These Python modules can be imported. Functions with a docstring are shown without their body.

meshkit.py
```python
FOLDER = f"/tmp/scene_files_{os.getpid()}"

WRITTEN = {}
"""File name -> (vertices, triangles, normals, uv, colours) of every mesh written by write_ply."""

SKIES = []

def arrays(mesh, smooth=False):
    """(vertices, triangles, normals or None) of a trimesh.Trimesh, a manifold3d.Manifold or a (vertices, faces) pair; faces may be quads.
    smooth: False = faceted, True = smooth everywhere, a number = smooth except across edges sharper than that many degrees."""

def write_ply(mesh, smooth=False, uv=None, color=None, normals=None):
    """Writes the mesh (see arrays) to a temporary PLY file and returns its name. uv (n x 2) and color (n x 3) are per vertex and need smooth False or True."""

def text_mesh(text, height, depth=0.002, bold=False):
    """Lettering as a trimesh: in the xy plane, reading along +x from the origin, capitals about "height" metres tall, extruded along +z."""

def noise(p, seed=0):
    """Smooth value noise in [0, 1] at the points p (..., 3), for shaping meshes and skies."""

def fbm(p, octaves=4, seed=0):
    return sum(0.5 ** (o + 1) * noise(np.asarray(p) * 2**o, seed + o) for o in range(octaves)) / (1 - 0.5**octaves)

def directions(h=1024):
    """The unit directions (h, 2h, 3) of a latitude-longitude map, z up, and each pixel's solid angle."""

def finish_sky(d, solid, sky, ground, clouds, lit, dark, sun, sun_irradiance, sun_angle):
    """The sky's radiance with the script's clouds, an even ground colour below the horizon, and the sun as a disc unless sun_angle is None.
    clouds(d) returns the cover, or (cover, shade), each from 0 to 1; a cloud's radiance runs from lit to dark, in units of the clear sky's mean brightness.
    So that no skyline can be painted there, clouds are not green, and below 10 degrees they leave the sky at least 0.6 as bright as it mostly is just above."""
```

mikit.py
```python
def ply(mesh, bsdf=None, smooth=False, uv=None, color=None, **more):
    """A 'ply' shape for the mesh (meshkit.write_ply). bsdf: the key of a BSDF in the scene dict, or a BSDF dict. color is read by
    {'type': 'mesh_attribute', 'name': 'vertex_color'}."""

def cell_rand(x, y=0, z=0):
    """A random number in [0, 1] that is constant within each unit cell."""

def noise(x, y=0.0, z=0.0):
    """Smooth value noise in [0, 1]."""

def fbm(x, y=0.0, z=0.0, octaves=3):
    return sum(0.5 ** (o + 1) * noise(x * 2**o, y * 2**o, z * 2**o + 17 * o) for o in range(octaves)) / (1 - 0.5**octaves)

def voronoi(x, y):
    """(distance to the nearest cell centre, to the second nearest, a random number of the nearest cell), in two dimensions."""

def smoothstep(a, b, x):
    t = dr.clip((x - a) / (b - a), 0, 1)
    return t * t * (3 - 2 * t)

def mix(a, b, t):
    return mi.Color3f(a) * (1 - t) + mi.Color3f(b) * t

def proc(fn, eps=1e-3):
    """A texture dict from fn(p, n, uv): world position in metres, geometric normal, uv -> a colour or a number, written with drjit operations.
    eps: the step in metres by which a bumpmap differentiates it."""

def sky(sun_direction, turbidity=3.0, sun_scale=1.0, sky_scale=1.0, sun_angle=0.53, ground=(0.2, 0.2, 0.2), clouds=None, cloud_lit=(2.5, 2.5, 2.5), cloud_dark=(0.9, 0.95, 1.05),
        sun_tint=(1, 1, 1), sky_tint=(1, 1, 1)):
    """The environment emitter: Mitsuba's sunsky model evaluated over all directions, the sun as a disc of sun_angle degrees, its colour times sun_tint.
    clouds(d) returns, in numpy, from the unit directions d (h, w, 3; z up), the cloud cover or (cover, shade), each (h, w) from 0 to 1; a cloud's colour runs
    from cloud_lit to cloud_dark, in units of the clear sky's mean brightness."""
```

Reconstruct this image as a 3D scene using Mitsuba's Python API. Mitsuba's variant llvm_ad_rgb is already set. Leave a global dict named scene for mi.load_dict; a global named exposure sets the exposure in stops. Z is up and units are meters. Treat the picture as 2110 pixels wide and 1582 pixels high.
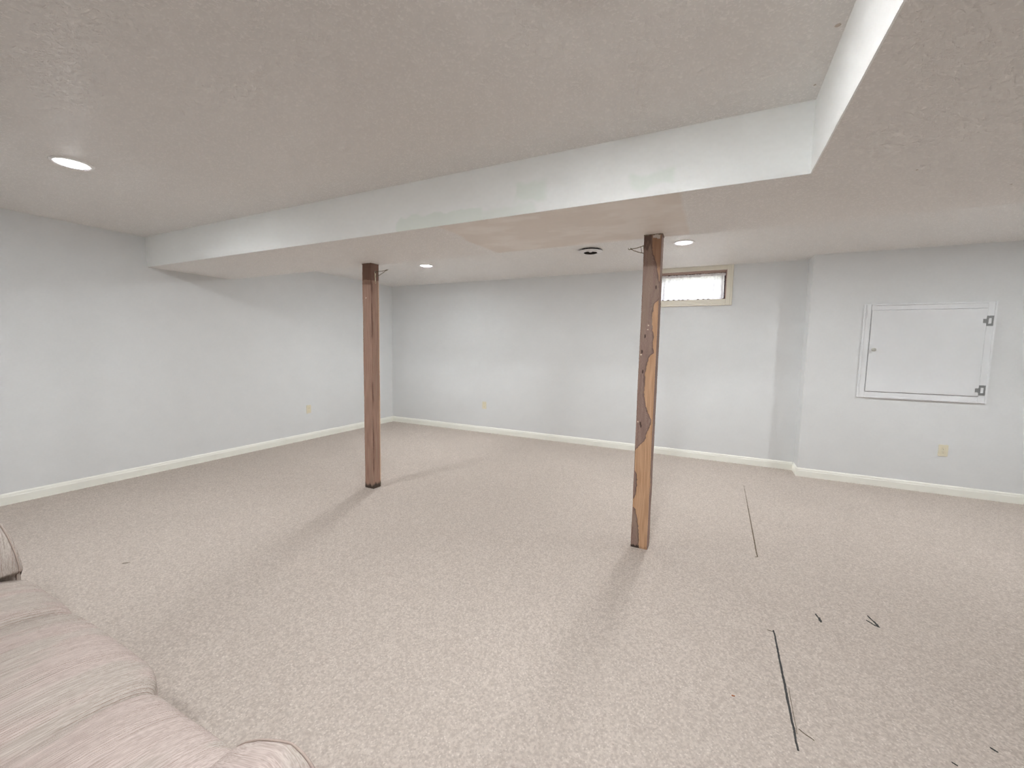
import math, random
import numpy as np, trimesh, mitsuba as mi, mikit, drjit as dr
import shapely.geometry as sg
from shapely.ops import unary_union
from mikit import noise, fbm, voronoi, smoothstep, mix, cell_rand

RNG = np.random.default_rng(7)
T4 = mi.ScalarTransform4f
scene, labels = {}, {}

# ------------------------------------------------------------------ camera, sky, exposure
CAM = np.array([0.0, 0.0, 1.3825])
YAW, PITCH, ROLL = -0.4567, -0.0877, 0.0175
_cy, _sy, _cp, _sp, _cr, _sr = math.cos(YAW), math.sin(YAW), math.cos(PITCH), math.sin(PITCH), math.cos(ROLL), math.sin(ROLL)
_F = np.array([_sy * _cp, _cy * _cp, _sp])
_r0 = np.array([_cy, -_sy, 0.0])
_u0 = np.cross(_r0, _F)
_U = -_sr * _r0 + _cr * _u0
scene['camera'] = {'type': 'perspective', 'fov': 102.726, 'fov_axis': 'x', 'near_clip': 0.02, 'far_clip': 500.0,
                   'to_world': T4().look_at(origin=CAM.tolist(), target=(CAM + _F).tolist(), up=_U.tolist())}
scene['sky'] = mikit.sky((0.35, -0.75, 0.9), turbidity=4.0, sky_scale=19.0, sun_scale=8.0, ground=(0.25, 0.26, 0.2),
                         clouds=lambda d: np.full(d.shape[:2], 0.85), cloud_lit=(2.2, 2.2, 2.25), cloud_dark=(1.8, 1.8, 1.85))
exposure = 0.14
LAMP = (508.0, 522.0, 532.0)      # radiance of the lens of a recessed ceiling lamp

# ------------------------------------------------------------------ measures of the room
XL, XR, YF, YB = -5.256, 4.4, -4.2, 5.736      # left, right, front (behind the viewer) and back wall
XJ, YJ = 0.91, 5.494                           # corner where the back wall steps forward
H, HB = 2.44, 2.142                            # ceiling, underside of the boxed beam
Y0, Y1, XC = 2.177, 2.992, 0.324               # beam front, beam back, left side of the boxed duct

# ------------------------------------------------------------------ helpers
def numbered(key):
    if key not in scene and not any(k.startswith(key + '__') for k in scene): return key
    n = 1
    while f'{key}_{n:03d}' in scene or any(k.startswith(f'{key}_{n:03d}__') for k in scene): n += 1
    return f'{key}_{n:03d}'

def add(name, mesh, bsdf, parent=None, smooth=False, emit=None, uv=None):
    key = numbered(name if parent is None else parent + '__' + name)
    d = mikit.ply(mesh, bsdf, smooth=smooth, uv=uv)
    if emit is not None: d['emitter'] = {'type': 'area', 'radiance': {'type': 'rgb', 'value': list(emit)}}
    scene[key] = d
    return key

def tag(key, label=None, cat=None, group=None, kind=None):
    d = {}
    if label: d['label'] = label
    if cat: d['category'] = cat
    if group: d['group'] = group
    if kind: d['kind'] = kind
    labels[key] = d
    return key

def cat(ms): return trimesh.util.concatenate(ms)

def cbox(lo, hi, c=0.0):
    lo, hi = np.minimum(lo, hi).astype(float), np.maximum(lo, hi).astype(float)
    if c <= 0:
        return trimesh.creation.box(extents=hi - lo, transform=trimesh.transformations.translation_matrix((lo + hi) / 2))
    p = []
    for ax in range(3):
        a, b = lo + c, hi - c
        a[ax], b[ax] = lo[ax], hi[ax]
        p += [[(a, b)[i][0], (a, b)[j][1], (a, b)[k][2]] for i in (0, 1) for j in (0, 1) for k in (0, 1)]
    return trimesh.convex.convex_hull(np.array(p))

def prism(poly, axis, a, b):
    """shapely polygon extruded from a to b along axis; the polygon's (u, v) are the other two axes in order (y,z), (x,z), (x,y)."""
    m = trimesh.creation.extrude_polygon(poly if hasattr(poly, 'exterior') else sg.Polygon(poly), b - a)
    v = np.array(m.vertices)
    w = v[:, 2] + a
    m.vertices = {'x': np.stack([w, v[:, 0], v[:, 1]], 1), 'y': np.stack([v[:, 0], w, v[:, 1]], 1), 'z': np.stack([v[:, 0], v[:, 1], w], 1)}[axis]
    if axis == 'y': m.invert()
    return m

def lathe(profile, center, n=64):
    """profile: (r, z) list, revolved about the vertical through center."""
    m = trimesh.creation.revolve(np.array(profile, float), sections=n)
    m.apply_translation(center)
    if m.is_watertight and m.volume < 0: m.invert()
    return m

def tube(pts, r, n=8):
    pts = np.array(pts, float)
    rr = np.full(len(pts), r) if np.isscalar(r) else np.array(r)
    V, F = [], []
    for i, p in enumerate(pts):
        t = pts[min(i + 1, len(pts) - 1)] - pts[max(i - 1, 0)]
        t /= np.linalg.norm(t)
        a = np.cross(t, [0.3, 0.2, 0.93] if abs(t[2]) < 0.8 else [1, 0.1, 0.0])
        a /= np.linalg.norm(a)
        b = np.cross(t, a)
        for k in range(n):
            g = 2 * math.pi * k / n
            V.append(p + rr[i] * (math.cos(g) * a + math.sin(g) * b))
    for i in range(len(pts) - 1):
        for k in range(n):
            A, B = i * n + k, i * n + (k + 1) % n
            F += [[A, B, B + n], [A, B + n, A + n]]
    c0, c1 = len(V), len(V) + 1
    V += [pts[0], pts[-1]]
    for k in range(n):
        F.append([c0, (k + 1) % n, k])
        q = (len(pts) - 1) * n
        F.append([c1, q + k, q + (k + 1) % n])
    m = trimesh.Trimesh(np.array(V), np.array(F), process=False)
    if m.volume < 0: m.invert()
    return m

def grid_mesh(P, wrap_v=False):
    """P (n, m, 3) -> (vertices, triangles); wrap_v closes the second direction."""
    n, m = P.shape[:2]
    i, j = np.meshgrid(np.arange(n - 1), np.arange(m if wrap_v else m - 1), indexing='ij')
    a = i * m + j
    b = i * m + (j + 1) % m
    f = np.concatenate([np.stack([a, b, b + m], -1).reshape(-1, 3), np.stack([a, b + m, a + m], -1).reshape(-1, 3)])
    return trimesh.Trimesh(P.reshape(-1, 3), f, process=False)

def np_noise(x, seed=0):
    """smooth 1-d value noise in numpy, in [-1, 1]."""
    r = np.random.default_rng(seed).uniform(-1, 1, 4096)
    x = np.asarray(x, float) + 1000
    i = np.floor(x).astype(int)
    t = x - i
    t = t * t * (3 - 2 * t)
    return r[i % 4096] * (1 - t) + r[(i + 1) % 4096] * t

# ------------------------------------------------------------------ materials
def rgb(*c): return {'type': 'rgb', 'value': list(c)}
def principled(color, rough=0.6, spec=0.3, **k):
    return {'type': 'principled', 'base_color': color if isinstance(color, dict) else rgb(*color), 'roughness': rough, 'specular': spec, **k}
def two(b): return {'type': 'twosided', 'bsdf': b}
def bumped(b, fn, scale=1.0, eps=1e-3):
    return {'type': 'bumpmap', 'arbitrary': mikit.proc(fn, eps), 'scale': scale, 'bsdf': b}

def f_wall(p, n, uv):
    g = noise(p.x * 9, p.y * 9, p.z * 9) * 0.02 + noise(p.x * 120, p.y * 120, p.z * 120) * 0.03
    return mi.Color3f(0.700, 0.714, 0.717) * (0.975 + g)
scene['wall_paint'] = two({'type': 'diffuse', 'reflectance': mikit.proc(f_wall)})

def stipple(p):
    return smoothstep(0.52, 0.72, 0.6 * noise(p.x * 170, p.y * 170, p.z * 170) + 0.4 * noise(p.x * 390, p.y * 390, p.z * 390))
def f_stipple_h(p, n, uv):
    return 0.0018 * stipple(p)
def f_ceiling(p, n, uv):
    return mi.Color3f(0.80, 0.785, 0.765) * (0.945 + 0.14 * stipple(p))
scene['ceiling_paint'] = two(bumped(principled(mikit.proc(f_ceiling), 0.42, 0.45), f_stipple_h))

def f_underside(p, n, uv):
    g = stipple(p)
    w = (noise(p.x * 7, p.y * 7, 3) - 0.5) * 0.07
    patch = smoothstep(-1.65, -1.60, p.x + w * 0.6) * (1 - smoothstep(-0.20, -0.17, p.x + w * 0.3)) * (1 - smoothstep(2.95, 2.985, p.y))
    streak = smoothstep(0.35, 0.7, fbm(p.x * 4.5, p.y * 8, 8, 4))
    base = mi.Color3f(0.80, 0.785, 0.765) * (0.945 + 0.13 * g)
    return mix(base, mix((0.705, 0.645, 0.588), (0.770, 0.722, 0.672), streak), patch * 0.9)
def f_underside_h(p, n, uv):
    patch = smoothstep(-1.63, -1.60, p.x) * (1 - smoothstep(-0.20, -0.17, p.x))
    return f_stipple_h(p, n, uv) * (1 - 0.85 * patch)
scene['beam_underside_paint'] = two(bumped(principled(mikit.proc(f_underside), 0.5, 0.35), f_underside_h))

def f_fascia(p, n, uv):
    w = (fbm(p.x * 11, p.z * 11, 2, 3) - 0.5) * 0.09
    front = dr.select(p.y > 2.1, mi.Float(1), mi.Float(0))
    xx, zz = p.x + w, p.z + w * 0.8
    def blob(x0, x1, z0, z1, s=0.018):
        return smoothstep(x0 - s, x0 + s, xx) * (1 - smoothstep(x1 - s, x1 + s, xx)) * smoothstep(z0 - s, z0 + s, zz) * (1 - smoothstep(z1 - s, z1 + s, zz))
    a = dr.maximum(blob(-1.93, -1.28, 2.12, 2.222, 0.008), dr.maximum(blob(-1.08, -0.88, 2.20, 2.31), blob(-0.44, -0.22, 2.19, 2.262)))
    a = dr.maximum(a, blob(-1.30, -0.95, 2.13, 2.19) * 0.7)
    base = mi.Color3f(0.895, 0.918, 0.910) * (0.98 + 0.03 * noise(p.x * 60, p.y * 60, p.z * 60))
    return mix(base, (0.80, 0.865, 0.815), a * front * 0.8)
scene['fascia_paint'] = two({'type': 'diffuse', 'reflectance': mikit.proc(f_fascia)})

def f_carpet(p, n, uv):
    a = fbm(p.x * 330, p.y * 330, 1, 2)
    b = noise(p.x * 130, p.y * 130, 5)
    c = fbm(p.x * 1.3, p.y * 1.3, 9, 3)
    fleck = cell_rand(p.x * 190, p.y * 190, 3)
    col = mix((0.402, 0.348, 0.309), (0.530, 0.468, 0.420), smoothstep(0.15, 0.85, 0.5 * a + 0.5 * b))
    col = mix(col, (0.35, 0.295, 0.255), smoothstep(0.94, 0.97, fleck) * 0.5)
    col = mix(col, (0.67, 0.61, 0.56), (1 - smoothstep(0.03, 0.07, fleck)) * 0.5)
    return col * (0.96 + 0.08 * c)
def f_carpet_h(p, n, uv):
    return 0.004 * (0.5 * fbm(p.x * 330, p.y * 330, 1, 2) + 0.5 * noise(p.x * 130, p.y * 130, 5))
scene['carpet'] = two(bumped({'type': 'diffuse', 'reflectance': mikit.proc(f_carpet)}, f_carpet_h))

scene['trim_paint'] = two(principled((0.86, 0.865, 0.80), 0.35, 0.5))
scene['casing_paint'] = two(principled((0.71, 0.675, 0.58), 0.4, 0.5))
scene['hatch_paint'] = two(principled((0.735, 0.752, 0.765), 0.4, 0.45))
scene['white_plastic'] = two(principled((0.86, 0.86, 0.86), 0.35, 0.5))
scene['lens'] = two(principled((0.9, 0.9, 0.9), 0.4, 0.5))
scene['ivory_plastic'] = two(principled((0.72, 0.675, 0.53), 0.35, 0.5))
scene['dark_slot'] = two(principled((0.10, 0.08, 0.05), 0.7, 0.2))
scene['vent_metal'] = two(principled((0.70, 0.69, 0.69), 0.35, 0.5))
scene['duct_metal'] = two(principled((0.05, 0.045, 0.04), 0.6, 0.4))
scene['steel'] = two(principled((0.60, 0.60, 0.56), 0.35, 0.5, metallic=0.5))
scene['hinge_metal'] = two(principled((0.20, 0.205, 0.205), 0.55, 0.4, metallic=0.2))
scene['brass'] = two(principled((0.22, 0.185, 0.125), 0.45, 0.5, metallic=0.5))
scene['bracket_paint'] = two(principled((0.72, 0.66, 0.52), 0.4, 0.5))
scene['jamb_wood'] = two(principled((0.33, 0.22, 0.19), 0.45, 0.4))
scene['sash_metal'] = two(principled((0.055, 0.03, 0.035), 0.5, 0.4))
scene['glass_pane'] = {'type': 'thindielectric', 'int_ior': 1.5}
scene['concrete'] = two(principled((0.42, 0.41, 0.39), 0.9, 0.1))
scene['lawn'] = two(principled((0.20, 0.21, 0.16), 0.95, 0.1))
scene['tear_dark'] = two(principled((0.060, 0.060, 0.058), 0.9, 0.1))
scene['torn_gypsum'] = two(principled((0.27, 0.22, 0.18), 0.9, 0.1))
scene['nail_rust'] = two(principled((0.47, 0.41, 0.36), 0.8, 0.1))
scene['thread_brown'] = two(principled((0.16, 0.13, 0.10), 0.9, 0.1))

def f_lace(p, n, uv):
    g = smoothstep(0.45, 0.65, fbm(p.x * 60, p.z * 60, 2, 3))
    return mix((0.86, 0.86, 0.88), (0.60, 0.60, 0.64), g * 0.5)
scene['lace_heading'] = {'type': 'principledthin', 'base_color': mikit.proc(f_lace), 'roughness': 0.8, 'diff_trans': 0.35, 'spec_trans': 0.0}
scene['lace'] = {'type': 'principledthin', 'base_color': mikit.proc(f_lace), 'roughness': 0.8, 'diff_trans': 1.5, 'spec_trans': 0.0}

# upholstery: pinkish beige ribbed chenille, streaked along its ribs
def f_fabric(p, n, uv):
    s = fbm(uv.x * 330, uv.y * 9, 2, 3)
    t = fbm(uv.x * 16, uv.y * 7, 7, 3)
    q = noise(uv.x * 700, uv.y * 160, 4)
    col = mix((0.365, 0.297, 0.270), (0.490, 0.418, 0.385), smoothstep(0.2, 0.8, s * 0.5 + q * 0.5))
    col = mix(col, col * mi.Color3f(0.94, 0.99, 0.97), smoothstep(0.45, 0.65, t))
    # darker binding thread in the furrows between the ribs, worn away in places
    ph = uv.x / 0.0085 + 1.6 * noise(uv.x * 22, 3.5) + 0.35 * noise(uv.x * 60, uv.y * 5, 2)
    g = 1 - dr.abs(dr.sin(ph * math.pi))
    thread = smoothstep(0.72, 0.95, g) * smoothstep(0.38, 0.58, fbm(uv.x * 40, uv.y * 8, 11, 3))
    return mix(col, (0.215, 0.150, 0.122), thread * 0.9)
scene['chenille'] = two({'type': 'diffuse', 'reflectance': mikit.proc(f_fabric)})
scene['welt_cloth'] = two({'type': 'diffuse', 'reflectance': rgb(0.40, 0.325, 0.285)})
scene['sofa_foot_wood'] = two(principled((0.10, 0.055, 0.03), 0.5, 0.4))

# weathered posts: stain boundary of the second post as (height, distance from its left edge)
STAIN = [(2.142, 0.050), (2.071, 0.0523), (2.023, 0.061), (1.986, 0.0709), (1.948, 0.084), (1.914, 0.0921), (1.866, 0.1002), (1.822, 0.1094),
         (1.791, 0.118), (1.735, 0.119), (1.707, 0.1016), (1.694, 0.0858), (1.667, 0.0805), (1.623, 0.0749), (1.575, 0.0761), (1.526, 0.0793),
         (1.471, 0.0917), (1.437, 0.086), (1.402, 0.0866), (1.367, 0.0938), (1.349, 0.0739), (1.332, 0.0647), (1.286, 0.0532), (1.233, 0.0454),
         (1.133, 0.0447), (1.083, 0.044), (1.031, 0.0528), (0.964, 0.0738), (0.913, 0.0993), (0.875, 0.0957), (0.827, 0.0762), (0.765, 0.0627),
         (0.734, 0.0329), (0.70, 0.0086), (0.683, -0.003), (0.556, 0.0065), (0.517, 0.02), (0.447, 0.0242), (0.383, 0.0198), (0.357, 0.013),
         (0.339, 0.0), (0.292, 0.0), (0.279, 0.0203), (0.21, 0.0351), (0.137, 0.0493), (0.0, 0.0557)]
P1X, P2X, PY, PW, PD = -3.0, -0.458, 2.88, 0.113, 0.10

def wood_grain(p):
    w = fbm(p.x * 26, p.y * 26, p.z * 2.2, 3)
    return fbm(p.x * 150 + w * 4, p.y * 150, p.z * 6, 3), w
def f_post_plain(p, n, uv):
    g, w = wood_grain(p)
    side = dr.select(dr.abs(n.x) > 0.5, mi.Float(1), mi.Float(0))
    col = mix((0.300, 0.182, 0.138), (0.380, 0.245, 0.190), smoothstep(0.2, 0.8, g))
    gr = fbm(p.x * 40, p.y * 40, p.z * 3.2, 3)
    col = mix(col, (0.33, 0.245, 0.19), smoothstep(0.55, 0.72, gr) * 0.45)
    # unfaded stain at the head with its cut line, stain streaks beside the arris, bare wood on the back arris, damp rot at the foot
    col = mix(col, (0.105, 0.05, 0.035), smoothstep(1.985, 1.995, p.z + (w - 0.5) * 0.03) * 0.62)
    col = mix(col, (0.13, 0.065, 0.045), (1 - smoothstep(2.890, 2.897, p.y + (noise(p.z * 14, 2) - 0.5) * 0.014)) * side * smoothstep(0.45, 0.6, fbm(p.z * 3.1, 4, 2, 3)) * 0.7)
    bare = smoothstep(PY + 0.086, PY + 0.090, p.y + (noise(p.z * 5) - 0.5) * 0.006) * side * (1 - smoothstep(1.99, 2.0, p.z))
    col = mix(col, (0.62, 0.44, 0.30), bare)
    rot = 1 - smoothstep(0.02, 0.055, p.z + (fbm(p.x * 45, p.y * 45, 2, 3) - 0.5) * 0.06)
    col = mix(col, (0.035, 0.028, 0.022), rot * 0.9)
    dx, dz = p.x - (P1X + 0.047), p.z - 1.826
    nail = (1 - smoothstep(0.005, 0.008, dr.sqrt(dx * dx + dz * dz))) * (1 - side)
    return mix(col, (0.8, 0.74, 0.66), nail)
def f_post_stained(p, n, uv):
    g, w = wood_grain(p)
    u = p.x - P2X
    b = mi.Float(STAIN[0][1])
    for (z1, a1), (z0, a0) in zip(STAIN[:-1], STAIN[1:]):
        t = dr.clip((p.z - z0) / (z1 - z0), 0, 1)
        b = dr.select((p.z <= z1) & (p.z > z0), a0 + (a1 - a0) * t, b)
    d = u - b + (noise(p.z * 70, p.x * 90) - 0.5) * 0.006
    light = smoothstep(-0.0015, 0.0015, d)
    ring = 0.5 + 0.5 * dr.sin((d * 900) + g * 7 + fbm(p.x * 30, p.z * 9, 4, 2) * 22)
    dark = mix((0.228, 0.150, 0.127), (0.318, 0.222, 0.188), smoothstep(0.2, 0.8, 0.6 * g + 0.4 * ring))
    dark = mix(dark, (0.32, 0.24, 0.185), smoothstep(0.50, 0.7, fbm(p.x * 34, p.z * 5, 6, 3)) * 0.5)
    dark = mix(dark, (0.085, 0.042, 0.034), smoothstep(-0.012, -0.002, d) * (1 - smoothstep(0.55, 0.95, noise(p.z * 9, 3))) * 0.55)
    pale = mix((0.46, 0.270, 0.158), (0.58, 0.370, 0.232), smoothstep(0.2, 0.8, g))
    red = smoothstep(1.86, 1.94, p.z)
    pale = mix(pale, mix((0.265, 0.148, 0.102), (0.36, 0.218, 0.152), g), red * 0.75)
    col = mix(dark, pale, light)
    knot = voronoi(p.x * 14 + 3, p.z * 5.3 + 1)
    col = mix(col, (0.06, 0.03, 0.024), (1 - smoothstep(0.05, 0.09, knot[0])) * (1 - light) * 0.9)
    side = dr.select(dr.abs(n.x) > 0.5, mi.Float(1), mi.Float(0))
    col = mix(col, mix((0.228, 0.150, 0.127), (0.318, 0.222, 0.188), smoothstep(0.2, 0.8, g)), side)      # the same stain all over this face
    # splashed ceiling paint around the head, chipped paint flecks, damp foot
    drip = smoothstep(2.112, 2.118, p.z + (fbm(p.x * 160, p.y * 160, 3, 2) - 0.5) * 0.045) * smoothstep(0.05, 0.06, u) * (1 - smoothstep(0.098, 0.104, u))
    col = mix(col, (0.72, 0.69, 0.66), drip * 0.9)
    head = smoothstep(2.05, 2.09, p.z + (fbm(p.x * 60, p.y * 60, p.z * 20, 2) - 0.5) * 0.08) * (1 - drip) * (1 - smoothstep(0.035, 0.055, u))
    col = mix(col, (0.10, 0.062, 0.056), head * 0.75)
    def chip(x, z, r): return 1 - smoothstep(r * 0.6, r, dr.sqrt(dr.square(u - x) + dr.square(p.z - z)))
    chips = dr.maximum(dr.maximum(chip(0.052, 1.549, 0.006), chip(0.05, 1.522, 0.005)), dr.maximum(chip(0.013, 1.353, 0.007), chip(0.012, 0.893, 0.006)))
    col = mix(col, (0.72, 0.62, 0.52), chips * (1 - side))
    return mix(col, (0.05, 0.035, 0.028), (1 - smoothstep(0.008, 0.022, p.z + (g - 0.5) * 0.02)) * (1 - light * 0.8))
def f_post_h(p, n, uv):
    g, w = wood_grain(p)
    return 0.0012 * g
scene['post_plain_wood'] = two(bumped(principled(mikit.proc(f_post_plain), 0.6, 0.3), f_post_h))
scene['post_stained_wood'] = two(bumped(principled(mikit.proc(f_post_stained), 0.6, 0.3), f_post_h))

# ------------------------------------------------------------------ the shell
def structure(name, mesh, bsdf, label, smooth=False):
    return tag(add(name, mesh, bsdf, smooth=smooth), label, kind='structure')

structure('floor', cbox((XL - 0.15, YF - 0.15, -0.12), (XR + 0.15, YB + 0.15, 0.0)), 'carpet', 'beige flecked wall to wall carpet floor')
VENT = (-1.246, 4.384)
slab = sg.box(XL - 0.15, YF - 0.15, XR + 0.15, YB + 0.15).difference(sg.Point(*VENT).buffer(0.10, 32))
structure('ceiling', prism(slab, 'z', H, H + 0.12), 'ceiling_paint', 'stippled off white ceiling')
structure('wall_left', cbox((XL - 0.15, YF - 0.15, 0), (XL, YB + 0.15, H)), 'wall_paint', 'long pale grey wall')
WX0, WX1, WZ0, WZ1 = -0.720, 0.088, 2.020, 2.383          # window opening
back = sg.box(XL, 0, XJ + 0.1, H).difference(sg.box(WX0, WZ0, WX1, WZ1))
structure('wall_back', prism(back, 'y', YB, YB + 0.2), 'wall_paint', 'pale grey wall with the small high window')
structure('wall_back_right', cbox((XJ, YJ, 0), (XR, YB + 0.2, H)), 'wall_paint', 'pale grey wall standing slightly forward, with the access door')
structure('wall_right', cbox((XR, YF - 0.15, 0), (XR + 0.15, YJ, H)), 'wall_paint', 'pale grey side wall')
structure('wall_front', cbox((XL, YF - 0.15, 0), (XR, YF, H)), 'wall_paint', 'pale grey wall facing the posts')

# boxed beam along the room and the boxed duct that runs from it towards the viewer
und = unary_union([sg.box(XL, Y0 + 0.005, XR, Y1 - 0.005), sg.box(XC + 0.005, YF, XR, Y0 + 0.02)])
k = add('underside_panel', prism(und, 'z', HB, HB + 0.013), 'beam_underside_paint', 'soffit')
th = 0.005
add('front_panel', cbox((XL, Y0, HB), (XC + th, Y0 + th, H)), 'fascia_paint', 'soffit')
add('side_panel', cbox((XC, YF, HB), (XC + th, Y0 + th, H)), 'fascia_paint', 'soffit')
add('back_panel', cbox((XL, Y1 - th, HB), (XR, Y1, H)), 'ceiling_paint', 'soffit')
tag('soffit', 'boxed in beam and duct under the ceiling with bright white sides', kind='structure')
tag('soffit__underside_panel', 'beige underside with a smooth brownish repaired patch')
tag('soffit__front_panel', 'white front panel with pale green filler patches')
for i, (x, y, z) in enumerate([(0.301, 1.732, H), (0.299, 2.062, H)]):
    m = lathe([(0, 0.0), (0.009 - 0.004 * i, 0.0), (0.006 - 0.003 * i, -0.001), (0.0, -0.0015)], (x, y, z), 14)
    tag(add('nail_dimple', m, 'nail_rust', 'ceiling'), 'small brown nail mark by the duct')
for x, y in ((0.708, 2.308), (1.137, 2.66)):
    add('nail_dimple', lathe([(0, 0.0), (0.0045, 0.0), (0.003, -0.0008), (0.0, -0.001)], (x, y, HB), 10), 'nail_rust', 'soffit')

# baseboards
BH, BT = 0.096, 0.014
def base_profile(o=1):
    return [(0, 0), (o * BT, 0), (o * BT, BH - 0.030), (o * (BT - 0.003), BH - 0.024), (o * (BT - 0.004), BH - 0.012), (o * 0.006, BH - 0.003), (o * 0.003, BH), (0, BH)]
structure('baseboard_left', prism([(XL + a, b) for a, b in base_profile()], 'y', YF, YB), 'trim_paint', 'cream painted baseboard along the long wall')
structure('baseboard_back', prism([(YB - a, b) for a, b in base_profile()], 'x', XL + BT, XJ - BT), 'trim_paint', 'cream painted baseboard under the window')
br = cat([prism([(YJ - a, b) for a, b in base_profile()], 'x', XJ - BT, XR), prism([(XJ - a, b) for a, b in base_profile()], 'y', YJ - BT, YB)])
structure('baseboard_right', br, 'trim_paint', 'cream painted baseboard below the access door, turning the corner')
structure('baseboard_side', prism([(XR - a, b) for a, b in base_profile()], 'y', YF, YJ), 'trim_paint', 'cream painted baseboard on the side wall')
structure('baseboard_front', prism([(YF + a, b) for a, b in base_profile()], 'x', XL + BT, XR - BT), 'trim_paint', 'cream painted baseboard')

# ------------------------------------------------------------------ window, curtain and what lies outside
W = 'window_1'
cw = 0.069
def casing_bar(x0, z0, x1, z1):
    return [cbox((x0, YB - 0.013, z0), (x1, YB, z1), 0.003)]
add('casing_side', cat(casing_bar(WX1, WZ0 - cw, WX1 + cw, H) + [cbox((WX1 + cw * 0.62, YB - 0.019, WZ0 - cw), (WX1 + cw, YB - 0.0125, H), 0.003)]), 'casing_paint', W)
add('casing_side', cat(casing_bar(WX0 - cw, WZ0 - cw, WX0, H) + [cbox((WX0 - cw, YB - 0.019, WZ0 - cw), (WX0 - cw * 0.62, YB - 0.0125, H), 0.003)]), 'casing_paint', W)
add('casing_sill', cat(casing_bar(WX0, WZ0 - cw, WX1, WZ0) + [cbox((WX0, YB - 0.019, WZ0 - cw), (WX1, YB - 0.0125, WZ0 - cw * 0.62), 0.003)]), 'casing_paint', W)
add('casing_head', cat(casing_bar(WX0, WZ1, WX1, H)), 'casing_paint', W)
jd = YB + 0.17
for nm, lo, hi in (('jamb_head', (WX0, YB - 0.002, WZ1 - 0.012), (WX1, jd, WZ1)), ('jamb_sill', (WX0, YB - 0.002, WZ0), (WX1, jd, WZ0 + 0.010)),
                   ('jamb_side', (WX0, YB - 0.002, WZ0 + 0.010), (WX0 + 0.010, jd, WZ1 - 0.012)), ('jamb_side', (WX1 - 0.010, YB - 0.002, WZ0 + 0.010), (WX1, jd, WZ1 - 0.012))):
    tag(add(nm, cbox(lo, hi), 'casing_paint' if nm == 'jamb_sill' else 'jamb_wood', W))
ys = YB + 0.12
a0, a1, c0, c1 = WX0 + 0.010, WX1 - 0.010, WZ0 + 0.010, WZ1 - 0.012
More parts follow.
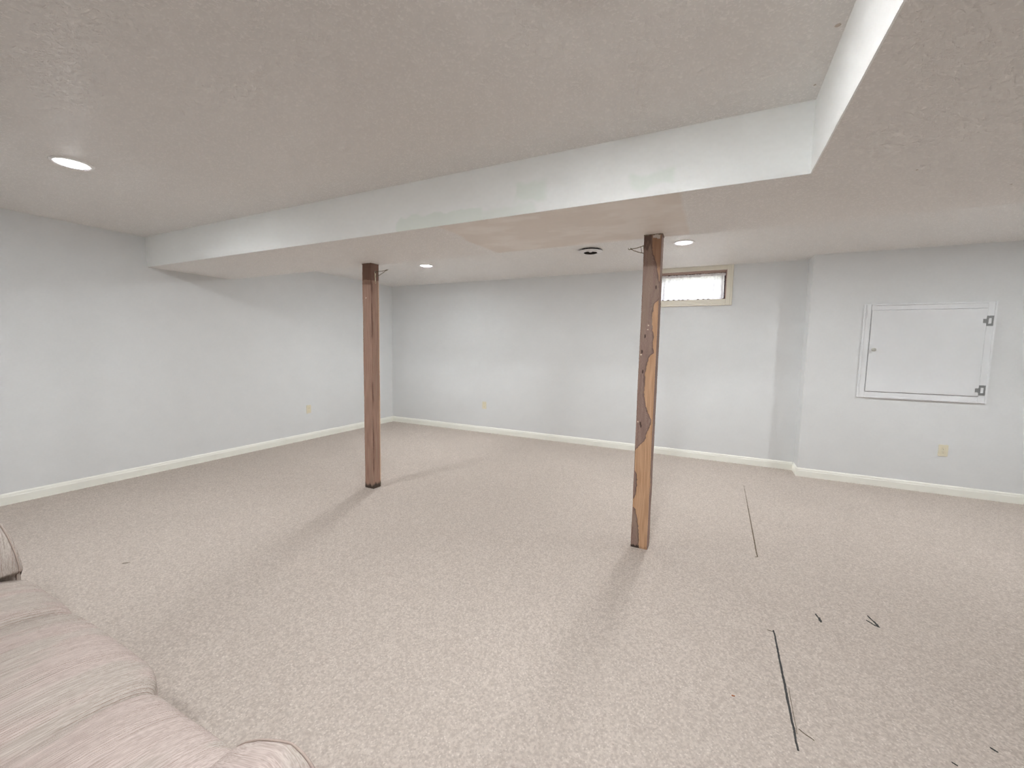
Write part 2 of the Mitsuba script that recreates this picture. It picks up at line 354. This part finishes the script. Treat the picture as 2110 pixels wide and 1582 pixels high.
sash = sg.box(a0, c0, a1, c1).difference(sg.box(a0 + 0.03, c0 + 0.03, a1 - 0.03, c1 - 0.035))
tag(add('sash', prism(sash, 'y', ys, ys + 0.03), 'sash_metal', W), 'dark window sash')
pane = trimesh.Trimesh([[a0 + 0.03, ys + 0.015, c0 + 0.03], [a1 - 0.03, ys + 0.015, c0 + 0.03], [a1 - 0.03, ys + 0.015, c1 - 0.035], [a0 + 0.03, ys + 0.015, c1 - 0.035]], [[0, 1, 2], [0, 2, 3]], process=False)
add('pane', pane, 'glass_pane', W)
tag(W, 'small high basement window in a cream casing beside the stained post', kind='structure')

# the lace curtain: a gathered sheet with a scalloped hem, and its ruffled heading on a rod
nx, nz = 420, 40
s = np.linspace(0, 1, nx)
cx0, cx1 = WX0 + 0.02, WX1 - 0.014
xs = cx0 + (cx1 - cx0) * s
fold = 0.010 * np.sin(2 * np.pi * (s * 11 + 0.35 * np_noise(s * 7, 3))) + 0.005 * np_noise(s * 60, 5)
hem = 0.010 * np.abs(np.sin(np.pi * s * 13)) + 0.012 * (np_noise(s * 9, 11) > 0.3)
tt = np.linspace(0, 1, nz)
P = np.zeros((nx, nz, 3))
ztop, zbot = WZ1 - 0.045, WZ0 + 0.014
P[..., 0] = xs[:, None] + (0.012 * np_noise(s * 22, 8))[:, None] * tt[None] - (0.012 * s ** 14)[:, None] * (1 - tt[None])
P[..., 1] = YB + 0.055 + fold[:, None] * (0.45 + 0.55 * tt[None])
P[..., 2] = ztop + (zbot + 0.012 - hem[:, None] * 0.9 - ztop) * tt[None]
add('lace_panel', grid_mesh(P), 'lace', 'curtain', smooth=True)
nr = 560
s = np.linspace(0, 1, nr)
P = np.zeros((nr, 12, 3))
v = np.linspace(0, 1, 12)
ruff = np_noise(s * 75, 21)
P[..., 0] = (cx0 + (cx1 - cx0) * s)[:, None] + 0.004 * np_noise(s * 120, 22)[:, None] * v[None]
P[..., 1] = YB + 0.050 - 0.007 + 0.010 * ruff[:, None] * (0.3 + np.abs(v[None] - 0.4)) + 0.006 * np.cos(v * np.pi)[None]
P[..., 2] = (WZ1 - 0.024 - 0.010 * np.abs(np_noise(s * 48, 23)))[:, None] - 0.034 * v[None]
tag(add('ruffled_heading', grid_mesh(P), 'lace_heading', 'curtain', smooth=True), 'ruffled lace heading')
add('rod', tube([(cx0 - 0.008, YB + 0.05, WZ1 - 0.046), (WX1 - 0.012, YB + 0.05, WZ1 - 0.046)], 0.005, 10), 'white_plastic', 'curtain', smooth=40)
tag('curtain', 'white lace curtain with a ruffled heading hanging in the small window', 'curtain')

structure('ground_outside', cbox((XL - 8, YB + 0.2, 1.2), (XR + 8, YB + 30, 1.93)), 'lawn', 'lawn outside the window')
structure('wall_foundation', cbox((XL, YB + 0.2, 0), (XR, YB + 0.21, 1.93)), 'concrete', 'outer face of the basement wall')

# ------------------------------------------------------------------ recessed ceiling lamps
def ceiling_light(x, y, label):
    key = numbered('ceiling_light')
    tr = lathe([(0.076, 0.0), (0.097, 0.0), (0.0975, -0.002), (0.095, -0.005), (0.086, -0.0075), (0.078, -0.006), (0.076, -0.003), (0.076, 0.0)], (x, y, H), 64)
    add('trim_ring', tr, 'white_plastic', key, smooth=50)
    ln = lathe([(0, -0.0170), (0.025, -0.0163), (0.050, -0.0140), (0.068, -0.0096), (0.077, -0.003), (0.077, -0.0006), (0, -0.0006)], (x, y, H), 48)
    if ln.volume < 0: ln.invert()
    tag(add('lens', ln, 'lens', key, smooth=40, emit=LAMP), 'glowing white lens')
    return tag(key, label, 'ceiling light', 'round recessed ceiling lights')
ceiling_light(-3.515, 1.12, 'round glowing recessed light in the near ceiling, left of the boxed beam')
ceiling_light(-3.452, 4.412, 'small round recessed light beyond the beam, just past the plain brown post')
ceiling_light(-0.328, 4.42, 'round glowing recessed light beyond the beam, above the small window')
ceiling_light(-0.37, 1.19, 'round recessed light in the near ceiling beside the boxed duct')

ceiling_light(2.40, 4.09, 'round recessed light beyond the beam, above the access door')
ceiling_light(-0.37, -0.45, 'round recessed light in the near ceiling, level with the sofa')

# round step-down air diffuser
v = 'air_vent'
add('outer_cone', lathe([(0.070, 2.408), (0.074, 2.4065), (0.118, 2.4215), (0.126, 2.4225), (0.126, 2.4240), (0.117, 2.4240), (0.074, 2.4095), (0.070, 2.410), (0.070, 2.408)], (*VENT, 0), 56), 'vent_metal', v, smooth=40)
add('core', lathe([(0, 2.416), (0.012, 2.4165), (0.020, 2.4200), (0.020, 2.4215), (0, 2.4215)], (*VENT, 0), 32), 'vent_metal', v, smooth=40)
arms = [cbox((VENT[0] - 0.098, VENT[1] - 0.004, 2.4235), (VENT[0] + 0.098, VENT[1] + 0.004, 2.4265)), cbox((VENT[0] - 0.003, VENT[1] - 0.003, 2.4210), (VENT[0] + 0.003, VENT[1] + 0.003, 2.4240)),
        cbox((VENT[0] - 0.0995, VENT[1] - 0.004, 2.4235), (VENT[0] - 0.0965, VENT[1] + 0.004, 2.47)), cbox((VENT[0] + 0.0965, VENT[1] - 0.004, 2.4235), (VENT[0] + 0.0995, VENT[1] + 0.004, 2.47))]
add('hanger', cat(arms), 'duct_metal', v)
tag(add('inner_neck', lathe([(0.0705, 2.4095), (0.0725, 2.4095), (0.0725, 2.52), (0.0705, 2.52), (0.0705, 2.4095)], (*VENT, 0), 48), 'duct_metal', v, smooth=40), 'dark neck of the diffuser')
tag(add('duct_collar', lathe([(0.0995, 2.439), (0.0998, 2.80), (0, 2.80), (0, 2.797), (0.0965, 2.797), (0.0965, 2.439), (0.0995, 2.439)], (*VENT, 0), 48), 'duct_metal', v, smooth=40), 'dark duct opening')
tag(v, 'round metal air diffuser in the ceiling left of the stained post', 'air vent')

# ------------------------------------------------------------------ the two timber posts and their brackets
def post_mesh(x, seed):
    """A sawn post: slightly waney arrises and wandering edges."""
    nz, m = 90, 0
    zs = np.linspace(0, HB, nz)
    c = 0.004
    ring = [(c, 0), (PW - c, 0), (PW, c), (PW, PD - c), (PW - c, PD), (c, PD), (0, PD - c), (0, c)]
    ring2 = []
    for i, (a, b) in enumerate(ring):
        n2 = ring[(i + 1) % 8]
        for q in (0, 0.5): ring2.append((a + (n2[0] - a) * q, b + (n2[1] - b) * q))
    ring2 = np.array(ring2)
    P = np.zeros((nz, len(ring2), 3))
    for j, (a, b) in enumerate(ring2):
        w = 0.0011 * np_noise(zs * 6 + j * 0.25, seed)
        P[:, j] = np.stack([x + a + w * np.sign(a - PW / 2), PY + b + w * np.sign(b - PD / 2), zs], 1)
    m = grid_mesh(P, True)
    V, F = np.array(m.vertices), np.array(m.faces)
    k = len(ring2)
    V = np.vstack([V, [[x + PW / 2, PY + PD / 2, 0], [x + PW / 2, PY + PD / 2, HB]]])
    cap = [[len(V) - 2, (j + 1) % k, j] for j in range(k)] + [[len(V) - 1, (nz - 1) * k + j, (nz - 1) * k + (j + 1) % k] for j in range(k)]
    m = trimesh.Trimesh(V, np.vstack([F, cap]), process=False)
    if m.volume < 0: m.invert()
    return m
def ragged_collar(x, seed, lo, hi):
    """torn drywall edge around the head of a post"""
    r = np.random.default_rng(seed)
    ms = []
    for (ax, ay, bx, by) in ((x - 0.001, PY - 0.001, x + PW + 0.001, PY - 0.001), (x + PW + 0.001, PY - 0.001, x + PW + 0.001, PY + PD), (x - 0.001, PY - 0.001, x - 0.001, PY + PD)):
        L = math.hypot(bx - ax, by - ay)
        n = 14
        for i in range(n):
            t = (i + 0.5) / n
            h = r.uniform(lo, hi)
            w = L / n * 0.62
            d = r.uniform(0.0015, 0.0028)
            cx, cy = ax + (bx - ax) * t, ay + (by - ay) * t
            hx, hy = (w, d) if abs(bx - ax) > abs(by - ay) else (d, w)
            ms.append(cbox((cx - hx, cy - hy, HB - h), (cx + hx, cy + hy, HB + 0.002), 0.001))
    return cat(ms)
p1 = 'post'
tag(add('timber', post_mesh(P1X, 31), 'post_plain_wood', p1), None)
tag(add('torn_edge', ragged_collar(P1X, 5, 0.001, 0.005), 'torn_gypsum', p1), 'dark torn edge at the head')
tag(p1, 'plain brown timber post with a dark head, standing on the carpet near the long wall', 'post')
p2 = 'post_001'
tag(add('timber', post_mesh(P2X, 47), 'post_stained_wood', p2), None)
tag(add('torn_edge', ragged_collar(P2X, 9, 0.001, 0.008), 'torn_gypsum', p2), 'torn plaster edge at the head')
tag(p2, 'two tone timber post, dark brown stain over light wood, in front of the small window', 'post')

def bracket(x, sgn, label, z=2.06, reach=0.098, rise=0.012):
    """wire curtain-rod bracket: back plate on the face at x, arms reaching sgn towards the tip."""
    key = numbered('rod_bracket')
    y = PY + 0.052
    o = sgn
    pl = [cbox((x, y - 0.006, z - 0.062), (x + o * 0.003, y + 0.006, z + 0.004), 0.001)]
    pl.append(cbox((x, y - 0.010, z - 0.010), (x + o * 0.003, y + 0.010, z + 0.010), 0.001))
    a = np.linspace(0, 2 * np.pi, 15)
    pl.append(tube(np.stack([np.full(15, x + o * 0.002), y + 0.011 * np.cos(a), z + 0.018 + 0.014 * np.sin(a)], 1), 0.0018, 6))
    pl.append(tube(np.stack([np.full(15, x + o * 0.002), y + 0.008 * np.cos(a), z - 0.072 + 0.010 * np.sin(a)], 1), 0.0018, 6))
    tag(add('back_plate', cat(pl), 'bracket_paint', key), 'pale scrolled back plate')
    tip = np.array([x + o * reach, y, z + rise])
    up = np.array([x + o * 0.002, y, z + 0.030])
    lo = np.array([x + o * 0.002, y, z - 0.026])
    t = np.linspace(0, 1, 12)[:, None]
    top = up + (tip - up) * t + np.array([0, 0, 1]) * (-0.006 * np.sin(np.pi * t))
    low = lo + (tip - lo) * t + np.array([0, 0, 1]) * (-0.004 * np.sin(np.pi * t))
    add('upper_arm', tube(top, 0.0024, 7), 'brass', key, smooth=50)
    add('lower_arm', tube(low, 0.0024, 7), 'brass', key, smooth=50)
    add('strut', cat([tube([top[3], low[2]], 0.0019, 6), tube([top[1], low[0] + [o * 0.004, 0, 0.002]], 0.0016, 6)]), 'brass', key)
    cupa = np.linspace(-0.3, np.pi + 0.3, 9)
    add('rod_cup', cat([tube(np.stack([tip[0] + o * 0.004 + 0.009 * np.cos(cupa), np.full(9, y), tip[2] - 0.002 + 0.009 * -np.sin(cupa) + 0.006], 1), 0.0024, 7)]), 'brass', key, smooth=50)
    tag(key, label, 'bracket')
bracket(P1X + PW, 1, 'small pale curtain rod bracket near the top of the plain brown post', z=2.045, reach=0.142, rise=0.032)
bracket(P2X, -1, 'small dark wire curtain rod bracket near the top of the two tone post')

# ------------------------------------------------------------------ access door in the forward wall
h = 'access_hatch'
DX0, DX1, DZ0, DZ1 = 1.373, 2.353, 0.930, 1.897
tw = 0.062
def mould(x0, z0, x1, z1, vertical, outer):
    ms = [cbox((x0, YJ - 0.010, z0), (x1, YJ, z1), 0.002)]
    e = 0.016
    if outer == 'l': ms.append(cbox((x0, YJ - 0.017, z0), (x0 + e, YJ - 0.0095, z1), 0.002))
    if outer == 'r': ms.append(cbox((x1 - e, YJ - 0.017, z0), (x1, YJ - 0.0095, z1), 0.002))
    if outer == 'b': ms.append(cbox((x0, YJ - 0.017, z0), (x1, YJ - 0.0095, z0 + e), 0.002))
    if outer == 't': ms.append(cbox((x0, YJ - 0.017, z1 - e), (x1, YJ - 0.0095, z1), 0.002))
    return cat(ms)
add('frame_side', mould(DX0, DZ0, DX0 + tw, DZ1, True, 'l'), 'hatch_paint', h)
add('frame_side', mould(DX1 - tw, DZ0, DX1, DZ1, True, 'r'), 'hatch_paint', h)
add('frame_rail', mould(DX0 + tw, DZ0, DX1 - tw, DZ0 + tw, False, 'b'), 'hatch_paint', h)
add('frame_rail', mould(DX0 + tw, DZ1 - tw, DX1 - tw, DZ1, False, 't'), 'hatch_paint', h)
g = 0.006
LX0, LX1, LZ0, LZ1 = DX0 + tw + g, DX1 - tw - 0.002, DZ0 + tw + g, DZ1 - tw - 0.002
add('door_leaf', cbox((LX0, YJ - 0.016, LZ0), (LX1, YJ - 0.001, LZ1), 0.0015), 'hatch_paint', h)
kx, kz = 1.474, 1.430
kn = lathe([(0, 0), (0.016, 0), (0.016, 0.003), (0.008, 0.006), (0.007, 0.018), (0.016, 0.026), (0.019, 0.032), (0.015, 0.038), (0, 0.040)], (0, 0, 0), 28)
kn.apply_transform(trimesh.transformations.rotation_matrix(math.pi / 2, [1, 0, 0]))
kn.apply_translation((kx, YJ - 0.016, kz))
tag(add('knob', kn, 'steel', h, smooth=40), 'round metal knob')
for hz in (1.716, 1.056):
    hx = LX1 + 0.001
    ring = sg.box(hx, hz - 0.048, hx + 0.046, hz + 0.048).difference(sg.box(hx + 0.013, hz - 0.026, hx + 0.034, hz + 0.026))
    ms = [prism(ring, 'y', YJ - 0.0128, YJ - 0.0100), cbox((hx - 0.026, YJ - 0.0185, hz - 0.020), (hx + 0.001, YJ - 0.0160, hz + 0.018), 0.0006),
          tube([(hx, YJ - 0.0165, hz - 0.030), (hx, YJ - 0.0165, hz + 0.030)], 0.0032, 8)]
    key = add('hinge', cat(ms), 'hinge_metal', h)
    tag(key, 'small bare metal hinge')
tag(h, 'white square access door with a metal knob, set in the forward wall', 'access door')

# ------------------------------------------------------------------ wall outlets (built against y = 0 facing -y, then placed)
def outlet(place, label):
    key = numbered('wall_outlet')
    A = np.eye(4)
    x, y, z, rz = place
    A[:2, :2] = [[math.cos(rz), -math.sin(rz)], [math.sin(rz), math.cos(rz)]]
    A[:3, 3] = (x, y, z)
    def put(nm, m, b):
        m.apply_transform(A)
        return add(nm, m, b, key)
    holes = [sg.box(-0.017, dz - 0.014, 0.017, dz + 0.014).intersection(sg.Point(0, dz).buffer(0.0175, 24)) for dz in (0.0195, -0.0195)]
    face = sg.box(-0.0345, -0.0565, 0.0345, 0.0565).buffer(-0.004).buffer(0.004).difference(unary_union(holes))
    rim = sg.box(-0.036, -0.058, 0.036, 0.058).buffer(-0.004).buffer(0.004).difference(unary_union(holes))
    put('cover_plate', cat([prism(rim, 'y', -0.0035, 0.0), prism(face, 'y', -0.0055, -0.0033)]), 'ivory_plastic')
    for dz in (0.0195, -0.0195):
        hole = sg.box(-0.017, dz - 0.014, 0.017, dz + 0.014).intersection(sg.Point(0, dz).buffer(0.0172, 24)).buffer(-0.0005)
        slots = unary_union([sg.box(-0.0078, dz + 0.0005, -0.0052, dz + 0.0095), sg.box(0.0052, dz + 0.0012, 0.0076, dz + 0.0088), sg.Point(0, dz - 0.0065).buffer(0.0030, 12)])
        sk = put('socket', prism(hole.difference(slots), 'y', -0.0065, -0.0004), 'ivory_plastic')
        m = cat([prism(q, 'y', -0.0030, -0.0006) for q in slots.geoms])
        m.apply_transform(A)
        tag(add('slots', m, 'dark_slot', sk), 'dark plug slots')
    sc = lathe([(0, 0), (0.0035, 0), (0.003, 0.0012), (0, 0.0016)], (0, 0, 0), 12)
    sc.apply_transform(trimesh.transformations.rotation_matrix(math.pi / 2, [1, 0, 0]))
    sc.apply_translation((0, -0.0055, 0))
    put('screw', sc, 'ivory_plastic')
    tag(key, label, 'wall outlet')
outlet((2.094, YJ, 0.441, 0), 'cream double outlet under the white access door')
outlet((-3.313, YB, 0.446, 0), 'cream double outlet low on the back wall between the two posts')
outlet((XL, 3.995, 0.444, math.pi / 2), 'cream double outlet low on the long wall, left of the plain brown post')

# ------------------------------------------------------------------ the sofa beside the viewer
SX0, SX1 = -2.73, -0.65            # outer faces of the arms
def ribbed_sweep(ts, profile_fn, rib_fn, axis):
    """Rings along ts; profile_fn(t, g) -> (n,2) points, centre; radial rib displacement rib_fn(t, g)."""
    nv = 130
    gph = np.linspace(0, 2 * np.pi, nv, endpoint=False)
    P = np.zeros((len(ts), nv, 3))
    UV = np.zeros((len(ts), nv, 2))
    for i, t in enumerate(ts):
        pts, c = profile_fn(t, gph)
        d = pts - c
        r = np.linalg.norm(d, axis=1, keepdims=True) + 1e-9
        pts = pts + d / r * np.asarray(rib_fn(t, gph))[:, None]
        if axis == 'x': P[i] = np.stack([np.full(nv, t), pts[:, 0], pts[:, 1]], 1)
        else: P[i] = np.stack([pts[:, 0], np.full(nv, t), pts[:, 1]], 1)
        UV[i] = np.stack([np.full(nv, t), gph * 0.16], 1)
    m = grid_mesh(P, True)
    V, F = np.array(m.vertices), np.array(m.faces)
    V = np.vstack([V, P[0].mean(0), P[-1].mean(0)])
    uv = np.vstack([UV.reshape(-1, 2), UV[0].mean(0), UV[-1].mean(0)])
    q = (len(ts) - 1) * nv
    cap = [[len(V) - 2, (j + 1) % nv, j] for j in range(nv)] + [[len(V) - 1, q + j, q + (j + 1) % nv] for j in range(nv)]
    m = trimesh.Trimesh(V, np.vstack([F, cap]), process=False)
    if m.volume < 0: m.invert()
    return m, uv

def superloop(g, a, b, n):
    c, s_ = np.cos(g), np.sin(g)
    return np.stack([a * np.sign(c) * np.abs(c) ** (2 / n), b * np.sign(s_) * np.abs(s_) ** (2 / n)], 1)

def ribs(x, seed, pitch=0.0085):
    ph = x / pitch + 0.9 * np_noise(x / 0.045, seed)
    deep = 0.55 + 0.45 * np_noise(x / 0.03, seed + 1)
    return 0.0016 * deep * (np.abs(np.sin(np.pi * ph)) ** 0.6 - 0.6)

def cushion(x0, x1, seed, crown, front, tuck=0.0):
    ts = np.concatenate([[x0], x0 + (x1 - x0) * np.linspace(0.002, 0.998, int((x1 - x0) / 0.0024)), [x1]])
    def prof(t, g):
        u = 2 * (t - x0) / (x1 - x0) - 1
        fr_ = front - tuck * np.clip((u - 0.55) / 0.45, 0, 1) ** 2
        e = max(1 - abs(u) ** 12, 0.0) ** 0.5
        ed = 1 - 0.050 * (1 - max(1 - abs(u) ** 9, 0.0) ** 0.5)
        a, b = 0.440 * ed, 0.088 * (0.62 + 0.38 * e)
        pts = superloop(g, a, b, 4.6)
        top = pts[:, 1] > 0
        yy = pts[:, 0] / 0.440
        lift = crown * (1 - u * u) * np.clip(1 - yy ** 4, 0, 1) + 0.004 * np_noise(t * 6 + yy * 2.2, seed + 3)
        pts[:, 1] += np.where(top, lift, 0)
        # the front edge sags and rolls over
        pts[:, 1] -= 0.014 * np.clip(yy - 0.5, 0, 1) ** 2 * 4 * top
        return pts + np.array([fr_ - 0.44, 0.380]), np.array([fr_ - 0.44, 0.380])
    def rib(t, g):
        y = np.cos(g)
        return ribs(t + 0.004 * np_noise(y * 2.5 + 3, seed + 5), seed) + 0.0006 * np_noise(g * 30 + t * 90, seed + 6)
    m, uv = ribbed_sweep(ts, prof, rib, 'x')
    key = numbered('sofa__seat_cushion')
    scene[key] = mikit.ply(m, 'chenille', smooth=True, uv=uv)
    return key
cushion(-2.440, -2.012, 60, 0.014, 0.565)
cushion(-2.010, -1.352, 70, 0.018, 0.565, 0.038)
cushion(-1.350, -0.878, 80, 0.020, 0.522)

def arm(xc, y1, ztop, seed, inner):
    """padded arm: flat topped roll that overhangs the panel below, its front end closed by a nearly flat face"""
    y0, fr = -0.50, 0.034
    n = 340
    ts = np.concatenate([y0 + (y1 - fr - y0) * np.linspace(0, 1, n), y1 - fr + fr * np.sin(np.linspace(0.03, np.pi / 2, 40))])
    hz_half, hw = (ztop - 0.02) / 2, 0.178
    cz = 0.02 + hz_half
    def prof(t, g):
        e = np.clip((t - (y1 - fr)) / fr, 0, 1)
        k = math.sqrt(max(1 - e * e, 0.0))
        c, s_ = np.cos(g), np.sin(g)
        ex = 3.4
        x = np.sign(c) * np.abs(c) ** (2 / ex)
        z = np.sign(s_) * np.abs(s_) ** (2 / ex)
        zz = cz + z * (hz_half - 0.035 * (1 - k))
        under = 1 - 0.16 / (1 + np.exp((zz - 0.455) / 0.012))          # undercut below the roll
        xx = x * (hw - 0.035 * (1 - k)) * np.where(x * inner > 0, 1 - 0.30 / (1 + np.exp((zz - 0.490) / 0.006)), under)
        zz = zz - np.clip(z, 0, 1) ** 2 * (0.100 * np.clip((x * inner + 0.30) / 1.30, 0, 1) ** 1.15 + 0.030 * np.clip((-x * inner - 0.45) / 0.55, 0, 1) ** 1.5)
        return np.stack([xc + xx, zz], 1), np.array([xc, cz])
    def rib(t, g):
        top = np.clip(np.sin(g), 0, 1)
        tw = t + 0.03 * np.cos(g) * np.clip((t - y1 + 0.35) / 0.3, 0, 1)
        return ribs(tw, seed, 0.0075) * (0.3 + 0.7 * top) + 0.0006 * np_noise(g * 22 + t * 70, seed + 9)
    m, uv = ribbed_sweep(ts, prof, rib, 'y')
    uv[:, 0] += 0.03 * np.cos(uv[:, 1] / 0.16) * np.clip((uv[:, 0] - y1 + 0.35) / 0.3, 0, 1)
    key = numbered('sofa__arm')
    scene[key] = mikit.ply(m, 'chenille', smooth=True, uv=uv)
    # welt along the rim of the front face
    gg = np.linspace(0.06, np.pi - 0.06, 60)
    pts, _ = prof(y1 - fr * 0.55, gg)
    w = tube(np.stack([pts[:, 0], np.full(60, y1 - fr * 0.45), pts[:, 1]], 1), 0.0024, 8)
    tag(add('welt', w, 'welt_cloth', key, smooth=60), 'darker welt along the front edge')
    return key
arm(-0.722, 0.472, 0.640, 90, -1)
arm(-2.562, 0.545, 0.640, 95, 1)
def soft(lo, hi, r, seed):
    """rounded upholstered block"""
    lo, hi = np.array(lo), np.array(hi)
    m = trimesh.creation.icosphere(subdivisions=5)
    v = np.array(m.vertices)
    v = np.sign(v) * np.abs(v) ** 0.30
    v /= np.abs(v).max(axis=0)
    v = (lo + hi) / 2 + v * (hi - lo) / 2
    uv = np.stack([v[:, 0], v[:, 2]], 1)
    return trimesh.Trimesh(v, m.faces, process=False), uv
for nm, lo, hi in (('base', (-2.44, -0.48, 0.07), (-0.94, 0.50, 0.30)), ('backrest', (-2.45, -0.62, 0.10), (-0.93, -0.325, 0.88))):
    m, uv = soft(lo, hi, 0.04, 1)
    scene['sofa__' + nm] = mikit.ply(m, 'chenille', smooth=True, uv=uv)
for x in (-2.60, -0.78):
    for y in (-0.42, 0.42):
        add('foot', lathe([(0, 0), (0.022, 0), (0.030, 0.045), (0.030, 0.06), (0, 0.06)], (x, y, 0), 20), 'sofa_foot_wood', 'sofa', smooth=30)
tag('sofa', 'pinkish beige ribbed chenille sofa with rolled arms in the near left corner', 'sofa')

# ------------------------------------------------------------------ marks in the carpet where a wall once stood
def strip(pts, w, seed, z=0.0022):
    """thin irregular strip lying in the pile along pts (x, y), w = half widths"""
    pts = np.array(pts, float)
    n = len(pts)
    r = np.random.default_rng(seed)
    V = []
    for i in range(n):
        t = pts[min(i + 1, n - 1)] - pts[max(i - 1, 0)]
        t /= np.linalg.norm(t)
        nn = np.array([-t[1], t[0]])
        a, b = w[i] * r.uniform(0.8, 1.2), w[i] * r.uniform(0.8, 1.2)
        for o, zz in ((a, 0.0), (a * 0.6, z), (-b * 0.6, z), (-b, 0.0)):
            V.append([*(pts[i] + nn * o), zz])
    F = []
    for i in range(n - 1):
        for k in range(3):
            A = i * 4 + k
            F += [[A, A + 1, A + 5], [A, A + 5, A + 4]]
    m = trimesh.Trimesh(np.array(V), np.array(F), process=False)
    if m.face_normals[:, 2].mean() < 0: m.invert()
    return m
def line(a, b, n, wob, seed):
    t = np.linspace(0, 1, n)
    p = np.array(a)[None] + (np.array(b) - np.array(a))[None] * t[:, None]
    d = np.array(b) - np.array(a)
    nn = np.array([-d[1], d[0]]) / np.linalg.norm(d)
    return p + nn[None] * (wob * np_noise(t * n / 4, seed))[:, None], t
k = 'carpet_gap'
p, t = line((0.341, 2.318), (0.337, 1.628), 60, 0.0012, 3)
add('slit', strip(p, 0.0042 * (0.75 + 0.25 * np.sin(t * 3)), 1), 'tear_dark', k)
p, t = line((0.351, 1.93), (0.346, 1.70), 20, 0.0008, 4)
add('thread', strip(p, np.full(20, 0.0009), 2), 'thread_brown', k)
p, t = line((0.354, 1.727), (0.397, 1.70), 10, 0.002, 5)
add('thread', strip(p, np.full(10, 0.0010), 3), 'thread_brown', k)
p, t = line((0.312, 2.308), (0.336, 2.308), 6, 0.001, 5)
add('thread', strip(p, np.full(6, 0.0010), 4), 'thread_brown', k)
tag(k, 'long dark slit in the near carpet, running away from the viewer', 'carpet tear')
k = 'carpet_gap_001'
p, t = line((0.350, 4.80), (0.337, 3.14), 80, 0.0012, 8)
add('slit', strip(p, 0.0040 * np.clip(0.25 + 1.2 * t, 0, 1), 6), 'thread_brown', k)
p, t = line((0.337, 3.135), (0.322, 3.128), 5, 0.001, 8)
add('thread', strip(p, np.full(5, 0.0035), 7), 'thread_brown', k)
tag(k, 'thin dark slit in the carpet to the right of the two tone post', 'carpet tear')
def scraps(name, segs, label, mat='tear_dark'):
    for i, (a, b, w) in enumerate(segs):
        p, t = line(a, b, 9, 0.002, 20 + i)
        add('strand', strip(p, w * (0.5 + 0.8 * np.sin(np.pi * (0.15 + 0.8 * t))), 30 + i), mat, name)
    tag(name, label, 'carpet tear', None)
scraps('carpet_scuff', [((0.560, 2.578), (0.566, 2.545), 0.003), ((0.566, 2.548), (0.571, 2.505), 0.005)], 'single short dark scuff in the carpet, nearer the long slit')
scraps('carpet_scuff_001', [((0.806, 2.690), (0.818, 2.645), 0.003), ((0.816, 2.650), (0.829, 2.600), 0.0045), ((0.786, 2.640), (0.806, 2.615), 0.0025), ((0.803, 2.618), (0.830, 2.598), 0.0035)], 'forked dark scuff in the carpet below the access door')
scraps('loose_thread', [((-3.243, 1.128), (-3.222, 1.157), 0.0014)], 'thin dark thread lying on the carpet near the sofa', 'thread_brown')
labels['loose_thread']['category'] = 'thread'
scraps('carpet_scuff_002', [((0.954, 1.958), (0.969, 1.946), 0.0028)], 'small dark scrap on the carpet in the near right corner, the larger of two')
scraps('carpet_scuff_003', [((0.803, 1.823), (0.816, 1.815), 0.0018)], 'tiny dark scrap on the carpet between the long slit and the larger scrap')
scene['rust_fleck'] = two(principled((0.34, 0.14, 0.07), 0.9, 0.1))
scraps('carpet_fleck', [((0.137, 1.783), (0.149, 1.785), 0.0024)], 'tiny rust brown fleck on the carpet left of the long dark slit', 'rust_fleck')
for k in ('carpet_scuff_002', 'carpet_scuff_003', 'carpet_fleck'): labels[k]['category'] = 'carpet scrap'
